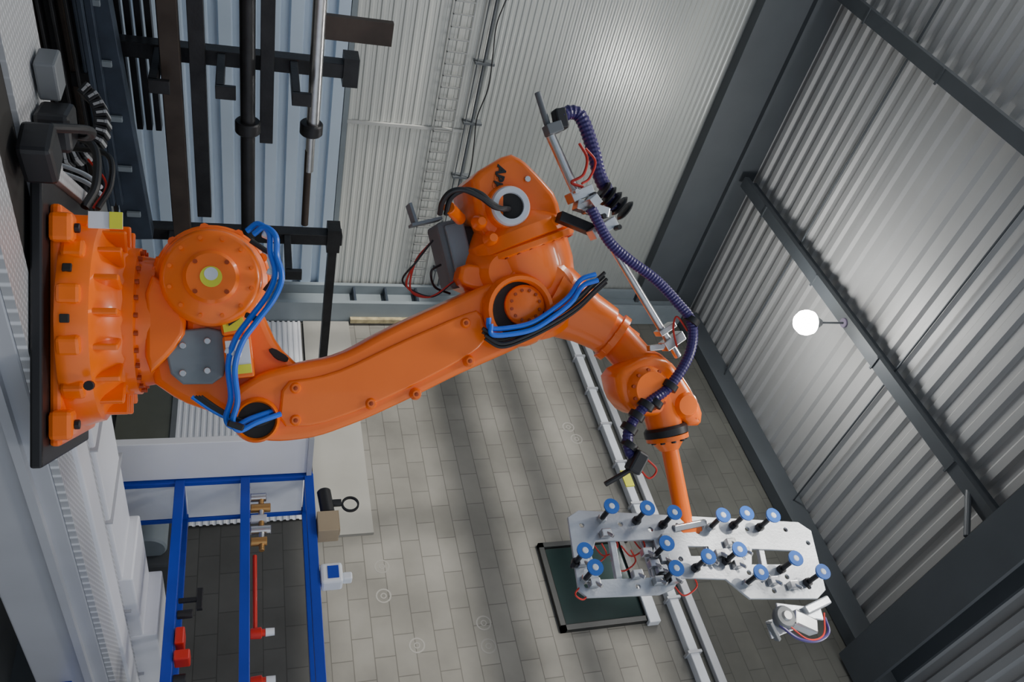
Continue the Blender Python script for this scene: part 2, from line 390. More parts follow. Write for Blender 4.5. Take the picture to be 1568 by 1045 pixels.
bolts('drum_bolts', (dc[0], -.325, dc[1]), (0, -1, 0), .172, 12, .009, .012, ORANGE, ro)
bolts('drum_lugs', (dc[0], -.10, dc[1]), (0, -1, 0), .238, 10, .022, .05, ORANGE, ro)
bolts('cap_bolts', (dc[0], -.35, dc[1]), (0, -1, 0), .09, 4, .01, .012, ORANGED, ro)
bx('drum_bridge', (-.14, .10), (3.78, 3.95), (1.33, 1.60), ORANGE, .03)
obox('warning_label', (-.09, -.285, 1.525), (1, 0, .2), (0, 0, 1), .09, .006, .09, YEL, ro, .001)
obox('warning_label_base', (-.09, -.25, 1.525), (1, 0, .2), (0, 0, 1), .12, .06, .11, ORANGE, ro, .01)
plate('warning_triangle', [[(-.12, 1.495), (-.065, 1.51), (-.098, 1.555)]], -.292, -.288, .0005, BLACK, ro, 1)
obox('label_backing', (.07, -.235, 1.55), (1, 0, .1), (0, 0, 1), .19, .08, .12, ORANGE, ro, .01)
obox('spec_label', (.07, -.278, 1.55), (1, 0, .1), (0, 0, 1), .15, .006, .10, WHITEP, ro, .001)
obox('spec_label_stripe', (.125, -.283, 1.555), (1, 0, .1), (0, 0, 1), .04, .006, .10, YEL, ro, .001)
# lower arm
KS = .96
def S(l): return [(a*KS, 1.6+(b-1.6)*KS) for a, b in l]
arm = S([(.35, 1.48), (.23, 1.52), (.15, 1.64), (.11, 1.79), (.07, 2.01), (-.07, 2.26), (-.22, 2.59), (-.33, 2.83), (-.31, 3.0), (-.22, 3.11), (-.10, 3.10), (-.02, 3.02), (.05, 2.88), (.10, 2.76), (.17, 2.59), (.27, 2.38), (.38, 2.13), (.46, 1.90), (.475, 1.71), (.44, 1.55)])
plate('lower_arm', [chaikin(arm, 2)], -.27, -.02, .03, ORANGE, ro, 3)
inner = S([(.40, 1.72), (.19, 1.74), (.17, 1.90), (.13, 2.03), (.0, 2.30), (-.13, 2.60), (-.16, 2.70), (-.02, 2.74), (.05, 2.68), (.12, 2.56), (.22, 2.36), (.33, 2.11), (.40, 1.90)])
plate('arm_web_face', [chaikin(inner, 1)], -.285, -.25, .012, ORANGE, ro)
for q in S([(.10, 2.64), (.26, 2.37), (.30, 2.15), (-.09, 2.62), (.22, 1.80), (-.2, 2.74), (.37, 1.80)]):
    lathe('arm_boss', (q[0], -.27, q[1]), (q[0], -.302, q[1]), [(0, .03), (.6, .024), (1, .018)], ORANGE, ro, 18)
    cyl('boss_screw', (q[0], -.300, q[1]), (q[0], -.306, q[1]), .010, ORANGED, ro, 8)
# elbow ring
def ring(name, c, y0, y1, ro_, ri, m, seg=40):
    return lathe(name, (c[0], y0, c[1]), (c[0], y1, c[1]), [(0, ro_), (.7, ro_), (1, ro_-.012), (1, ri+.008), (.8, ri), (0.05, ri)], m, ro, seg, caps=False)
ec = (-.150, 2.845)
lathe('elbow_cavity', (ec[0], -.262, ec[1]), (ec[0], -.29, ec[1]), [(0, .145), (1, .145)], DARK, ro)
ring('elbow_ring', ec, -.25, -.34, .178, .14, ORANGE)
lathe('elbow_hub', (ec[0]-.025, -.26, ec[1]+.028), (ec[0]-.025, -.318, ec[1]+.028), [(0, .104), (.8, .10), (1, .083)], ORANGE, ro)
bolts('elbow_bolts', (ec[0]-.025, -.312, ec[1]+.028), (0, -1, 0), .074, 12, .008, .012, ORANGED, ro)
# lower pivot ring with cable opening
lathe('pivot_cavity', (.35, -.262, 1.625), (.35, -.289, 1.625), [(0, .085), (1, .085)], DARK, ro)
ring('pivot_ring', (.35, 1.625), -.25, -.31, .10, .08, ORANGE)
# upper housing
head = chaikin(S([(-.84, 2.66), (-.97, 2.86), (-.94, 2.94), (-.86, 3.03), (-.76, 3.13), (-.58, 3.17), (-.44, 3.05), (-.46, 2.80), (-.60, 2.69), (-.74, 2.67)]), 1)
plate('rear_housing', [head], -.26, .16, .035, ORANGE, ro, 3)
lathe('housing_drum', (-.70, -.05, 2.83), (-.20, -.08, 3.03), [(0, .17), (.15, .21), (.3, .28), (.42, .285), (.44, .265), (.7, .25), (.9, .22), (1, .18)], ORANGE, ro, 44)
lathe('housing_flange', (-.50, -.05, 2.92), (-.46, -.05, 2.935), [(0, .285), (.2, .30), (.8, .30), (1, .285)], ORANGE, ro, 44)
bolts('housing_bolts', (-.46, -.05, 2.935), (.93, -.05, .36), .28, 28, .012, .014, ORANGED, ro)
lathe('elbow_drum', (-.215, -.29, 2.955), (-.23, .2, 3.0), [(0, .18), (.05, .21), (.5, .23), (1, .22)], ORANGE, ro, 40)
lathe('elbow_base_ring', (-.34, -.275, 2.79), (-.35, -.1, 2.80), [(0, .09), (.2, .12), (1, .2)], ORANGE, ro, 36)
plate('elbow_collar', [chaikin(S([(-.40, 2.62), (-.30, 2.60), (-.25, 2.72), (-.30, 2.82), (-.38, 2.80)]), 1)], -.22, .1, .02, ORANGE, ro)
lathe('ring_seat', (-.655, -.24, 2.80), (-.655, -.30, 2.80), [(0, .118), (.6, .112), (1, .105)], ORANGE, ro, 40)
lathe('white_ring', (-.655, -.29, 2.80), (-.655, -.325, 2.798), [(0, .098), (.6, .098), (1, .09), (1, .064), (.2, .062)], WHITEP, ro, 40, caps=False)
lathe('ring_hole', (-.655, -.298, 2.80), (-.655, -.305, 2.799), [(0, .066), (1, .066)], DARK, ro, 30)
for i, q in enumerate(S([(-.60, 2.70), (-.52, 2.76), (-.50, 2.99), (-.50, 2.88), (-.62, 3.09)])):
    lathe('housing_boss_%d' % i, (q[0], -.25, q[1]), (q[0], -.31, q[1]), [(0, .04), (.7, .03), (1, .02)], ORANGE, ro, 16)
cyl('head_bolt', (-.80, -.255, 2.90), (-.80, -.275, 2.90), .016, CHROME, ro, 8)
tx = bpy.data.curves.new('maker_lettering', 'FONT'); tx.body = 'ABB'; tx.size = .065; tx.extrude = .002; tx.align_x = 'CENTER'; tx.offset = .003
to = link(bpy.data.objects.new('maker_lettering', tx), ro); to.location = (-.805, -.264, 2.735); to.rotation_euler = (math.pi/2, .25, 0); tx.materials.append(BLACK)
# forearm
lathe('forearm_cone', (-.23, -.13, 3.06), (-.06, -.19, 3.36), [(0, .2), (.35, .17), (.65, .14), (1, .125)], ORANGE, ro)
lathe('forearm_tube', (-.12, -.16, 3.27), (.04, -.22, 3.47), [(0, .125), (.05, .122), (.55, .118), (.57, .135), (.70, .135), (.72, .10), (1, .10)], ORANGE, ro)
lathe('forearm_extension', (-.02, -.20, 3.40), (.20, -.32, 3.56), [(0, .102), (.6, .102), (.75, .12), (1, .13)], ORANGE, ro)
bolts('forearm_bolts', (-.025, -.195, 3.385), (.16, -.06, .2), .125, 14, .01, .02, ORANGE, ro)
wr = chaikin([(.15, 3.28), (.07, 3.48), (.09, 3.59), (.19, 3.68), (.35, 3.78), (.43, 3.77), (.43, 3.69), (.36, 3.62), (.38, 3.50), (.36, 3.38), (.28, 3.31)], 1)
plate('wrist_body', [wr], -.47, -.25, .045, ORANGE, ro, 3)
lathe('wrist_side_cap', (.235, -.45, 3.455), (.235, -.52, 3.455), [(0, .115), (.5, .11), (1, .085)], ORANGE, ro)
bolts('wrist_cap_bolts', (.235, -.50, 3.455), (0, -1, 0), .095, 10, .009, .014, ORANGED, ro)
lathe('wrist_tip_cap', (.32, -.45, 3.67), (.32, -.49, 3.67), [(0, .07), (.5, .065), (1, .05)], ORANGE, ro)
lathe('wrist_neck', (.26, -.37, 3.56), (.44, -.39, 3.595), [(0, .10), (.6, .095), (1, .09)], ORANGE, ro)
lathe('tool_flange_black', (.43, -.39, 3.593), (.475, -.395, 3.602), [(0, .10), (.3, .112), (1, .112)], BLACK, ro)
lathe('tool_flange', (.475, -.395, 3.602), (.55, -.40, 3.615), [(0, .108), (.3, .108), (.35, .085), (1, .05)], ORANGE, ro)
bolts('flange_bolts', (.488, -.396, 3.604), (.98, -.05, .15), .088, 10, .013, .02, BLACK, ro)
cyl('tool_shaft', (.53, -.40, 3.612), (.93, -.465, 3.667), .043, ORANGE, ro)
# gray motor box behind
obox('axis3_motor', (-.44, .02, 2.585), (.80, 0, .2), (0, 0, 1), .34, .24, .14, GRAYM, ro, .02)
obox('motor_lid', (-.44, -.11, 2.60), (.80, 0, .2), (0, 0, 1), .30, .03, .10, GRAYP, ro, .01)
obox('motor_bracket', (-.60, -.02, 2.44), (.25, 0, -.9), (1, 0, .2), .16, .1, .015, GRAYP, ro, .002)
obox('motor_bracket_leg', (-.64, -.02, 2.37), (.9, 0, .3), (0, 0, 1), .1, .1, .015, GRAYP, ro, .002)
obox('motor_connector', (-.52, -.06, 2.66), (1, 0, 0), (0, 0, 1), .12, .1, .1, BLACK, ro, .015)
for off in (0, .02, -.02):
    tube('red_signal_wire', [(-.50, -.1, 2.46), (-.39, -.14+off, 2.37), (-.27+off, -.1, 2.33+off), (-.22, -.1, 2.45), (-.30, -.1, 2.57)], .005, RED if off >= 0 else BLACK, ro)
tube('black_signal_wire', [(-.38, -.1, 2.50), (-.34, -.16, 2.44), (-.27, -.1, 2.47), (-.24, -.05, 2.56)], .006, BLACK, ro)

# dress pack
def pts(l, d): return [P(a, d if not isinstance(d, (list, tuple)) else d[i], b) for i, (a, b) in enumerate(l)]
tube('ribbed_hose_upper', pts([(-1.08, 3.02), (-1.11, 3.07), (-1.09, 3.13), (-.95, 3.19), (-.81, 3.23), (-.72, 3.28), (-.64, 3.30)], 3.6), .036, NAVY, ro, True, 14)
tube('ribbed_hose_lower', pts([(-.63, 3.13), (-.48, 3.22), (-.39, 3.33), (-.3, 3.47), (-.19, 3.59), (-.09, 3.67), (.06, 3.66), (.22, 3.55), (.31, 3.42), (.42, 3.33), (.53, 3.33), (.57, 3.38)], 3.48), .027, NAVY, ro, True, 14)
for q, r in (((.22, 3.55), .04), ((.31, 3.42), .042), ((.42, 3.33), .042), ((.36, 3.37), .04), ((.30, 3.47), .038), ((-.10, 3.67), .04), ((.5, 3.33), .042)):
    lathe('hose_clip', P(q[0]-.012, 3.48, q[1]+.008), P(q[0]+.014, 3.48, q[1]-.01), [(0, r), (1, r)], BLACK, ro, 16)
for i in range(5):
    z = 3.225+i*.03
    lathe('hose_clamp_%d' % i, P(-.735+i*.022, 3.57, z), P(-.725+i*.022, 3.57, z+.014), [(0, .048), (.5, .058), (1, .048)], BLACK, ro, 18)
obox('hose_end_bracket', P(-1.07, 3.6, 3.02), (1, 0, .2), (0, 0, 1), .10, .07, .06, BLACK, ro, .01)
tube('hose_tail', pts([(.56, 3.38), (.61, 3.34), (.68, 3.20)], 3.47), .013, BLACK, ro)
obox('hose_end_clamp', P(.58, 3.46, 3.36), (1, 0, -.6), (0, 0, 1), .11, .07, .07, BLACK, ro, .012)
cyl('support_rod_upper', P(-1.19, 3.6, 2.905), P(-.95, 3.6, 2.985), .016, GRAYM, ro)
cyl('support_rod_mid', P(-.99, 3.6, 2.97), P(-.73, 3.6, 3.10), .024, CHROME, ro)
cyl('support_rod', P(-.58, 3.6, 3.22), P(.08, 3.6, 3.665), .019, CHROME, ro)
obox('rod_clamp_a', P(-1.02, 3.59, 2.98), (.9, 0, .35), (0, 0, 1), .05, .07, .08, GRAYM, ro)
obox('rod_clamp_b', P(-.71, 3.58, 3.115), (.9, 0, .4), (0, 0, 1), .05, .09, .12, CHROME, ro)
obox('rod_clamp_c', P(-.64, 3.57, 3.17), (.2, 0, .9), (1, 0, 0), .17, .07, .05, CHROME, ro)
obox('rod_clamp_d', P(-.55, 3.58, 3.235), (.8, 0, .5), (0, 0, 1), .05, .08, .14, ALU, ro)
obox('rod_clamp_e', P(-.66, 3.5, 3.14), (.7, 0, .6), (0, 0, 1), .05, .12, .05, CHROME, ro)
for k, q in enumerate([(-.71, 3.07), (-.70, 3.16), (-.62, 3.12), (-.60, 3.21), (-.54, 3.19), (-.55, 3.29)]):
    cyl('clamp_bolt_%d' % k, P(q[0], 3.55, q[1]), P(q[0], 3.50, q[1]), .013, BLACK if k % 2 else CHROME, ro, 8)
obox('rod_post', P(-.58, 3.66, 3.13), (.3, 0, .9), (1, 0, 0), .2, .07, .05, BLACK, ro)
obox('rod_end_clamp', P(.0, 3.6, 3.63), (.8, 0, .5), (0, 0, 1), .05, .07, .12, CHROME, ro)
obox('rod_end_clamp_b', P(-.06, 3.6, 3.59), (.8, 0, .5), (0, 0, 1), .03, .07, .10, CHROME, ro)
obox('rod_end_arm', P(.03, 3.62, 3.57), (-.1, 0, .9), (1, 0, 0), .13, .04, .03, CHROME, ro)
tube('red_air_line_a', pts([(-.95, 3.10), (-.88, 3.14), (-.80, 3.12), (-.76, 3.06), (-.74, 3.12)], 3.55), .007, RED, ro)
tube('red_air_line_b', pts([(-.92, 3.12), (-.86, 3.17), (-.78, 3.14), (-.75, 3.10)], 3.52), .006, RED, ro)
tube('red_air_line_c', pts([(-.05, 3.66), (-.12, 3.6), (-.06, 3.58), (.03, 3.6)], 3.5), .005, RED, ro)
tube('red_air_line_d', pts([(.56, 3.4), (.62, 3.46), (.66, 3.42), (.60, 3.36)], 3.45), .005, RED, ro)
for k, o_ in enumerate((0, .03)):
    tube('blue_hose_low_%d' % k, [P(a+o_*.5, d-o_*.6, b+o_*.9) for a, d, b in [(-.47, 3.6, 1.585), (-.50, 3.58, 1.63), (-.46, 3.56, 1.675), (-.38, 3.57, 1.68), (-.29, 3.57, 1.70), (-.20, 3.57, 1.67), (-.1, 3.58, 1.60), (-.01, 3.58, 1.54), (.1, 3.6, 1.51), (.24, 3.62, 1.52), (.33, 3.64, 1.50), (.37, 3.66, 1.53), (.34, 3.68, 1.60), (.31, 3.72, 1.70)]], .0125, BLUEH, ro)
    tube('blue_hose_elbow_%d' % k, [P(a+o_, 3.63-o_*.5, b+o_*.2) for a, b in [(-.33, 3.22), (-.30, 3.14), (-.22, 3.08), (-.15, 2.99), (-.09, 2.89), (-.065, 2.79), (-.06, 2.68), (-.11, 2.67)]], .0125, BLUEH, ro)
for k in range(4):
    tube('black_cable_elbow_%d' % k, [P(a+.016*k, 3.63+.02*(k % 2), b+.006*k) for a, b in [(-.34, 3.27), (-.28, 3.20), (-.20, 3.11), (-.12, 2.98), (-.05, 2.83), (-.02, 2.72), (-.06, 2.64)]], .009, BLACK, ro)
    tube('black_cable_pivot_%d' % k, [P(a, 3.70, b+.012*k) for a, b in [(.24, 1.36), (.30, 1.44), (.35, 1.53), (.37, 1.60), (.33, 1.68)]], .009, BLACK if k else BLUEH, ro)
tube('black_cable_low', pts([(-.44, 1.60), (-.40, 1.66), (-.36, 1.72), (-.28, 1.70), (-.22, 1.66)], 3.68), .012, BLACK, ro)
for k, (a, b) in enumerate([(-.29, 1.70), (-.10, 1.61), (.05, 1.53), (.36, 1.54), (-.45, 1.68)]):
    obox('hose_saddle_%d' % k, P(a, 3.61, b), (.4, 0, 1), (1, 0, 0), .07, .06, .025, BLACK if k % 2 else WHITEP, ro, .006)
tube('head_hose_a', [(-.60, -.30, 2.48), (-.67, -.36, 2.49), (-.705, -.39, 2.55), (-.69, -.40, 2.62), (-.65, -.39, 2.68), (-.63, -.36, 2.74), (-.65, -.27, 2.80)], .013, BLACK, ro)
tube('head_hose_b', [(-.60, -.30, 2.45), (-.65, -.36, 2.45), (-.69, -.40, 2.48), (-.70, -.41, 2.54), (-.67, -.41, 2.62), (-.63, -.40, 2.69), (-.63, -.37, 2.76), (-.65, -.27, 2.81)], .013, BLACK, ro)
cyl('hose_fitting', (-.60, -.18, 2.58), (-.63, -.32, 2.49), .03, ORANGE, ro)
obox('base_label', (-.50, -.33, 1.03), (1, 0, 0), (0, 0, 1), .07, .006, .13, WHITEP, ro, .001)
obox('base_label_yellow', (-.50, -.337, 1.07), (1, 0, 0), (0, 0, 1), .07, .006, .05, YEL, ro, .001)

# ------------------------------------------------------------ vacuum gripper
gr = empty('vacuum_gripper', (2.812, 2.844, 0), RT)
ux = Vector((.8, -.6, 0)); nn = Vector((-.6, -.8, 0)); c0 = Vector((1.05, -.6, 0))
GM = Matrix((ux, -nn, Vector((0, 0, 1)))).transposed().to_4x4(); GM.translation = c0
def G(w, z, h=0): return c0+ux*w+nn*h+Vector((0, 0, z))
outl = [(-.255, 3.04), (.10, 3.005), (.135, 3.04), (.1575, 3.398), (.139, 3.473), (.09, 3.529), (.119, 3.764), (.224, 3.856), (.261, 4.223), (.224, 4.288), (-.0825, 4.349), (-.135, 4.293), (-.2875, 3.103)]
h1 = [(-.125, 3.15), (-.107, 3.45), (-.02, 3.45), (-.02, 3.40), (.075, 3.39), (.06, 3.12), (-.06, 3.11)]
h2 = [(-.017, 3.965), (.0125, 4.202), (.082, 4.17), (.061, 3.932)]
h3 = [(-.06, 3.62), (-.05, 3.73), (-.0, 3.73), (-.01, 3.62)]
plate('frame_plate', [outl, h1, h2, h3]+[circle(w, z, .012, 12) for w, z in [(-.21, 3.1), (.08, 3.05), (.11, 3.3), (-.2, 3.3), (-.17, 3.6), (-.1, 4.2), (.2, 4.0), (.2, 4.2), (.1, 3.9), (-.02, 4.3), (-.16, 3.45), (-.13, 3.7), (-.12, 3.98), (.0, 3.56), (.14, 4.1)]], -.008, .008, .002, ALU, gr, 1, GM)
plate('back_plate', [[(-.16, 3.40), (.06, 3.40), (.06, 3.60), (-.16, 3.60)], circle(-.05, 3.5, .05)], .03, .045, .002, ALU, gr, 1, GM)
for k, (w0, z0, w1, z1) in enumerate([(-.2, 3.25, .1, 3.22), (-.15, 3.75, .08, 3.72), (-.13, 4.05, .12, 4.0)]):
    a = G(w0, z0, -.02); b = G(w1, z1, -.02)
    obox('cross_bar_%d' % k, (a+b)/2, b-a, nn, (b-a).length, .03, .03, ALU, gr, .003)
CUP = mat('blue_suction_cup', (.01, .12, .5), .35)
cups = [(-.229, 3.205), (-.207, 3.385), (-.1745, 3.518), (-.142, 3.772), (-.142, 3.905), (-.12, 4.048), (-.0265, 3.428), (.0345, 3.793), (-.0265, 3.018), (.0546, 3.046), (.094, 3.436), (.0546, 3.617), (.1526, 3.861), (.104, 4.077), (.181, 4.195)]
for i, (w, z) in enumerate(cups):
    cyl('stem_%d' % i, G(w, z, -.03), G(w, z, .13), .0125, BLACK, gr, 12)
    cyl('stem_nut_%d' % i, G(w, z, .004), G(w, z, .035), .022, BLACK if i % 3 else CHROME, gr, 6)
    lathe('cup_%d' % i, G(w, z, .12), G(w, z, .16), [(0, .014), (.3, .018), (.45, .03), (.8, .038), (1, .038)], CUP, gr, 20)
    lathe('cup_centre_%d' % i, G(w, z, .159), G(w, z, .163), [(0, .016), (1, .012)], WHITEP, gr, 16)
for i, (w, z) in enumerate([(.0, 3.46), (.02, 3.40), (.06, 3.30), (-.15, 3.2), (.1, 3.48), (-.1, 3.5), (.16, 4.0), (.0, 3.9), (.08, 3.08), (.03, 3.70), (-.05, 3.84), (.12, 3.95), (.19, 4.1), (-.02, 3.05), (.03, 3.50), (.05, 3.43), (.10, 3.40), (-.04, 3.38), (.0, 3.76), (.06, 3.84)]):
    obox('valve_block_%d' % i, G(w, z, .03), ux, nn, .035, .05, .04, CHROME, gr, .004)
    cyl('valve_port_%d' % i, G(w, z, .04), G(w+.03, z+.02, .06), .009, CHROME, gr, 10)
for i in range(7):
    w = -.15+random.random()*.28; z = 3.08+i*.07
    tube('red_air_hose_%d' % i, [G(w, z, -.03), G(w+.05, z+.05, -.05), G(w+.02, z+.12, -.03), G(w-.03, z+.1, .0)], .004, RED, gr)
tube('red_drop_hose', [G(.08, 3.02, 0), G(.12, 2.98, .02), G(.14, 3.02, .0), G(.11, 3.06, 0)], .004, RED, gr)
obox('shaft_block', (.95, -.48, 3.67), (1, -.1, .1), (0, 0, 1), .07, .1, .12, ORANGE, gr, .01)
obox('shaft_lug', (.91, -.52, 3.66), (1, -.1, .1), (0, 0, 1), .03, .03, .18, CHROME, gr, .004)
# camera / sensor bracket at tip
obox('sensor_bracket_a', G(.31, 4.10, 0), (.2, 0, 1), nn, .26, .06, .012, ALU, gr)
obox('sensor_bracket_b', G(.36, 3.98, .02), (1, -.3, .2), nn, .08, .2, .012, ALU, gr)
lathe('sensor_wheel', G(.34, 3.97, .02), G(.34, 3.97, .07), [(0, .045), (.3, .055), (.7, .055), (1, .045)], GRAYM, gr)
lathe('sensor_hub', G(.34, 3.97, .07), G(.34, 3.97, .085), [(0, .025), (1, .02)], CHROME, gr)
obox('sensor_body', G(.37, 4.07, .03), (.5, 0, 1), nn, .14, .07, .06, CHROME, gr, .008)
obox('sensor_body_b', G(.30, 4.18, .03), (-.3, 0, 1), nn, .14, .04, .05, ALU, gr, .006)
obox('sensor_clip', G(.39, 3.9, .03), (.9, 0, .5), nn, .1, .02, .03, GRAYM, gr, .004)
tube('sensor_cable', [G(.36, 4.2, .03), G(.43, 4.18, .04), G(.46, 4.10, .04), G(.44, 4.0, .05), G(.37, 3.93, .05)], .008, NAVY, gr)
tube('sensor_cable_red', [G(.34, 4.2, .04), G(.44, 4.14, .05), G(.45, 4.05, .05), G(.38, 3.97, .06)], .004, RED, gr)

# ------------------------------------------------------------ tube storage rack in front of north wall
rk = empty('steel_storage_rack')
for k, x in enumerate((3.02, 4.71)):
    box('post_%d' % k, (x-.06, x+.06), (6.1, 6.22), (0, 2.42), STEELD, rk, .006)
    for j, z in enumerate((.5, .98, 1.42, 1.95)):
        box('arm_%d_%d' % (k, j), (x-.05, x+.05), (5.6, 6.12), (z-.06, z), STEELD, rk, .006)
        box('arm_stop_%d_%d' % (k, j), (x-.05, x+.05), (5.58, 5.62), (z-.06, z+.08), STEELD, rk, .004)
box('post_cap', (2.9, 3.14), (6.08, 6.24), (2.3, 2.42), STEELD, rk)
box('post_cap_b', (4.58, 4.84), (6.08, 6.24), (2.28, 2.4), STEELD, rk)
box('upper_tie_beam', (4.7, 6.4), (6.1, 6.2), (2.30, 2.38), STEELD, rk)
st = empty('steel_stock')
obox('painted_channel', (3.15, 5.75, .66), (1, 0, .06), (0, 0, 1), 2.6, .14, .20, STEELB, st)
for k in range(5): obox('channel_bracket_%d' % k, (2.5+k*.42, 5.66, .62+k*.025), (0, 0, 1), (0, 1, 0), .10, .04, .03, GRAYP, st)
obox('beam_a', (3.1, 5.8, 1.06), (1, 0, 0), (0, 0, 1), 2.7, .12, .13, STEELBR, st)
obox('beam_a2', (3.4, 6.0, 1.0), (1, 0, 0), (0, 0, 1), 2.2, .12, .06, STEELB, st)
obox('beam_b', (3.1, 5.95, 1.23), (1, 0, 0), (0, 0, 1), 2.5, .12, .11, STEELD, st)
cyl('pipe_dark', (1.6, 5.8, 1.58), (4.5, 5.8, 1.58), .055, STEELD, st)
cyl('pipe_dark_tail', (4.4, 5.8, 1.56), (4.9, 5.8, 1.56), .035, STEELBR, st)
cyl('pipe_collar', (3.35, 5.8, 1.58), (3.45, 5.8, 1.58), .095, STEELD, st)
obox('beam_c', (2.5, 5.95, 1.72), (1, 0, 0), (0, 0, 1), 2.2, .1, .10, STEELD, st)
cyl('pipe_bright', (1.4, 5.85, 2.07), (3.45, 5.85, 2.07), .05, CHROME, st)
cyl('pipe_bright_collar', (3.35, 5.85, 2.06), (3.45, 5.85, 2.06), .09, STEELD, st)
cyl('pipe_bright_tail', (3.4, 5.85, 2.06), (3.8, 5.85, 2.06), .036, CHROME, st)
cyl('pipe_end', (3.6, 5.85, 2.05), (4.35, 5.85, 2.05), .03, STEELBR, st)
box('flat_bar', (2.5, 2.68), (5.9, 5.95), (2.12, 2.62), STEELBR, st)
for k in range(20):
    obox('low_bar_%d' % k, (2.35+random.random()*.4, 5.5+.13*(k % 3), .10+.0265*k), (1, 0, .02), (0, 0, 1), 3.2, .06, random.choice([.03, .045, .02]), random.choice([STEELD, STEELBR, STEELD, STEELB]), st)
for k in range(12):
    obox('back_bar_%d' % k, (2.4, 6.35, .1+.07*k), (1, 0, .01), (0, 0, 1), 2.8, .1, .045, STEELD, st)

# ------------------------------------------------------------ cable carrier
cc = empty('cable_carrier')
for k in range(18):
    a = math.radians(-80+k*13); ca, sa = math.cos(a), math.sin(a)
    q = Vector((2.62, 4.38, .60))+Vector((.711*ca, -.703*ca, sa))*.215
    rd = Vector((.711*ca, -.703*ca, sa)); td = Vector((-.711*sa, .703*sa, ca))
    obox('link_%d' % k, q, td, rd, .046, .14, .07, BLACK, cc, .006)
    obox('link_bar_%d' % k, q+rd*.028, td, rd, .018, .145, .018, LINKM, cc, .002)
    obox('link_mark_%d' % k, q+Vector((.703, .711, 0))*-.070, td, rd, .014, .004, .035, LINKM, cc, .001)
tube('carrier_hose', [(2.55, 4.3, .45), (2.45, 4.0, .66), (2.4, 3.8, .86), (2.45, 3.55, .90), (2.5, 3.42, .86)], .02, BLACK, cc)
tube('carrier_hose_b', [(2.7, 4.3, .45), (2.55, 4.0, .70), (2.45, 3.8, .92), (2.5, 3.62, .95), (2.56, 3.5, .90)], .014, BLACK, cc)
tube('carrier_hose_white', [(2.75, 4.2, .5), (2.7, 4.0, .75), (2.68, 3.85, .86)], .012, WHITEP, cc)
tube('carrier_hose_white_b', [(2.8, 4.2, .5), (2.75, 4.0, .75), (2.73, 3.85, .86)], .012, WHITEP, cc)
tube('carrier_red_wire', [(2.45, 3.75, .84), (2.5, 3.62, .93), (2.56, 3.5, .88)], .006, RED, cc)
jb = empty('junction_boxes')
obox('box_a', (1.90, 2.93, .845), (1, .2, 0), (0, 0, 1), .18, .16, .12, BLACK, jb, .02)
obox('box_b', (1.96, 3.22, .85), (1, -.2, 0), (0, 0, 1), .16, .18, .13, BLACK, jb, .02)
obox('box_c', (1.80, 3.35, .83), (1, 0, 0), (0, 0, 1), .16, .14, .08, GRAYM, jb, .01)
tube('jumper', [(1.83, 3.0, .88), (1.92, 3.15, .98), (2.02, 3.26, .95), (2.06, 3.36, .82)], .018, BLACK, jb)

# ------------------------------------------------------------ blue workshop shelf
bf = empty('blue_tool_rack')
for k, x in enumerate((5.5, 6.0)):
    for y in (4.0, 1.0): box('post', (x-.025, x+.025), (y-.025, y+.025), (0, 2.08), BLUEF, bf, .004)
    for z in (2.05, 1.56, 1.08, .5): box('rail', (x-.03, x+.03), (1.0, 4.0), (z-.035, z+.035), BLUEF, bf, .004)
for z in (2.05, 1.56, 1.08, .5): box('end_rail', (5.5, 6.0), (3.97, 4.03), (z-.03, z+.03), BLUEF, bf, .004)
for z0, z1 in ((.55, 1.05), (1.12, 1.52), (1.60, 2.01)): box('end_panel', (5.53, 5.97), (3.985, 4.0), (z0, z1), WHITEP, bf)
bb = empty('white_cabinet')
box('body', (5.02, 5.46), (4.0, 4.06), (.25, 2.05), WHITEC, bb, .006)
box('top_trim', (5.0, 5.47), (3.98, 4.08), (2.03, 2.07), GRAYC, bb)
box('kick', (5.05, 5.44), (4.0, 4.05), (0, .25), GRAYM, bb)
# things on the rack
e = empty('grease_gun')
cyl('body', (5.5, 3.84, 2.16), (5.5, 3.62, 2.18), .055, BLACK, e); cyl('neck', (5.5, 3.72, 2.18), (5.5, 3.72, 2.29), .03, BLACK, e)
lathe('ring', (5.49, 3.70, 2.36), (5.51, 3.70, 2.36), [(0, .07), (1, .07), (1, .055), (0, .055)], BLACK, e, caps=False)
e = empty('cardboard_box'); box('carton', (5.42, 5.58), (3.42, 3.6), (2.09, 2.25), mat('card', (.34, .27, .18), .8), e, .005); box('flap', (5.42, 5.5), (3.42, 3.6), (2.25, 2.256), mat('card2', (.4, .32, .22), .8), e)
e = empty('handheld_scanner')
box('body', (5.44, 5.58), (3.0, 3.16), (2.09, 2.25), WHITEP, e, .02); box('grip', (5.47, 5.55), (3.03, 3.09), (2.25, 2.32), WHITEP, e, .012); box('display', (5.435, 5.44), (3.03, 3.13), (2.14, 2.22), BLUEF, e)
e = empty('pipe_fittings')
for k in range(5):
    y = 3.85-k*.1; cyl('fitting_%d' % k, (5.55, y, 1.6), (5.55, y, 1.72+.03*(k % 2)), .035, [CHROME, BRASS, GRAYC][k % 3], e, 12)
    cyl('elbow_%d' % k, (5.55, y, 1.68), (5.55, y-.08, 1.68), .022, [BRASS, CHROME][k % 2], e, 12)
cyl('red_pipe', (5.58, 3.35, 1.63), (5.58, 2.75, 1.63), .016, RED, e)
for k, y in enumerate((2.72, 2.38)):
    lathe('knob_%d' % k, (5.55, y, 1.60), (5.55, y, 1.74), [(0, .036), (.5, .04), (.55, .025), (.8, .025), (1, .018)], RED, e); lathe('knob_tip_%d' % k, (5.55, y, 1.70), (5.55, y, 1.76), [(0, .028), (1, .026)], WHITEP, e)
e = empty('bar_clamp')
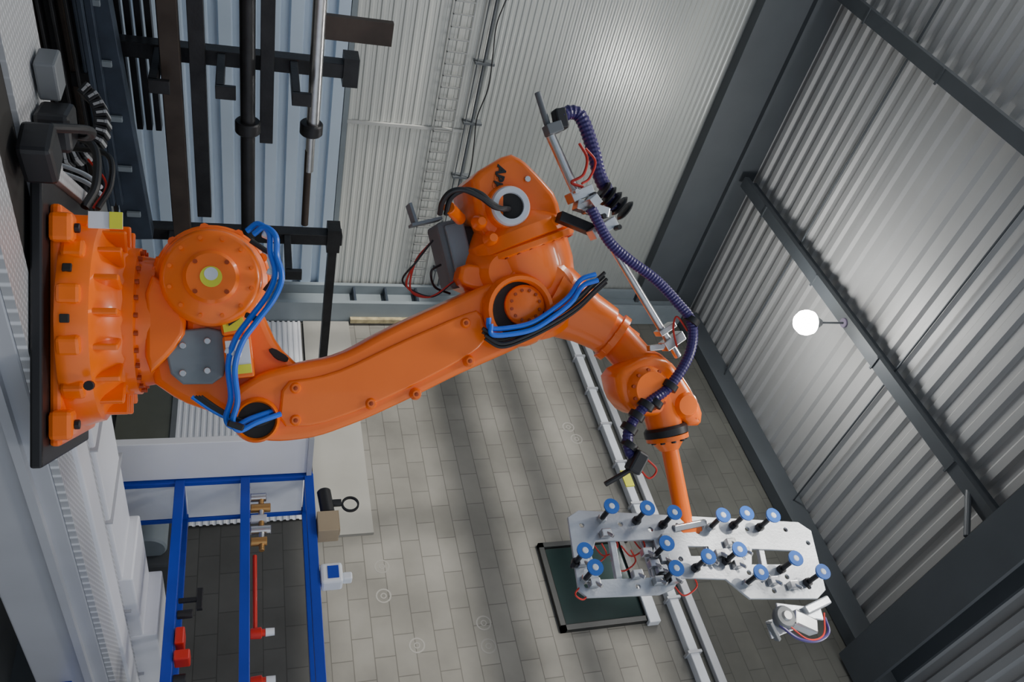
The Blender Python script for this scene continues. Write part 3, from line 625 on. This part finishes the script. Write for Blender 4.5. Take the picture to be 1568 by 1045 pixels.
obox('jaw', (5.55, 3.02, 1.26), (0, 1, 0), (0, 0, 1), .16, .04, .04, BLACK, e); obox('bar', (5.55, 3.02, 1.19), (0, 0, 1), (0, 1, 0), .14, .03, .03, BLACK, e)
e = empty('red_tool_cases')
box('case_a', (5.45, 5.6), (2.66, 2.78), (1.12, 1.18), RED, e, .01); box('case_b', (5.45, 5.58), (2.55, 2.62), (1.12, 1.22), RED, e, .01); cyl('grip', (5.52, 2.9, 1.12), (5.52, 2.9, 1.22), .03, BLACK, e); cyl('grip_b', (5.52, 2.45, 1.12), (5.52, 2.45, 1.2), .03, BLACK, e)
e = empty('workbench_machine')
box('plinth', (6.6, 7.4), (3.9, 4.8), (0, .5), GRAYM, e, .02); box('body', (6.7, 7.3), (4.0, 4.7), (.5, .95), mat('dark_machine', (.06, .065, .07), .5), e, .03)
cyl('drum', (6.6, 4.1, .75), (6.6, 4.6, .75), .16, GRAYP, e)

# ------------------------------------------------------------ lights
w = bpy.data.worlds.new('world'); bpy.context.scene.world = w; w.use_nodes = True
w.node_tree.nodes['Background'].inputs[0].default_value = (.80, .88, 1, 1); w.node_tree.nodes['Background'].inputs[1].default_value = .85
s = bpy.data.lights.new('sun', 'SUN'); s.energy = 4.0; s.angle = math.radians(2.6); s.color = (1, .95, .86)
so = link(bpy.data.objects.new('sun', s)); so.rotation_euler = Vector((1, .12, -.29)).to_track_quat('-Z', 'Y').to_euler()
def area(name, loc, tgt, size, p, col=(1, .97, .92)):
    l = bpy.data.lights.new(name, 'AREA'); l.energy = p; l.size = size; l.color = col
    o = link(bpy.data.objects.new(name, l)); o.location = loc; o.rotation_euler = (Vector(tgt)-Vector(loc)).to_track_quat('-Z', 'Y').to_euler()
area('overhead_fill', (.3, 2.0, 8.2), (2.5, 4, 2), 1.2, 180)  # added fill lights overhead, out of view, no lamp bodies
area('overhead_fill', (-.5, 6.0, 8.2), (2, 6, 2), 1.2, 160)
area('overhead_fill', (3.5, -1.5, 8.2), (4, 3, 2), 1.2, 120)
pl = bpy.data.lights.new('pendant_light', 'POINT'); pl.energy = 85; pl.shadow_soft_size = .15
po = link(bpy.data.objects.new('pendant_light', pl)); po.location = (5.38, 5.75, 7.45)

# ------------------------------------------------------------ camera
cam = bpy.data.cameras.new('camera'); co = link(bpy.data.objects.new('camera', cam))
cam.sensor_width = 36; cam.lens = 28.125; cam.clip_start = .05
p = math.radians(18.1); F = Vector((.703, .711, 0)); Rr = Vector((.711, -.703, 0)); Z = Vector((0, 0, 1))
up = Z*math.cos(p)-F*math.sin(p); fw = F*math.cos(p)+Z*math.sin(p)
M = Matrix((up, -Rr, -fw)).transposed().to_4x4(); M.translation = (0, 0, 1.6)
co.matrix_world = M
bpy.context.scene.camera = co
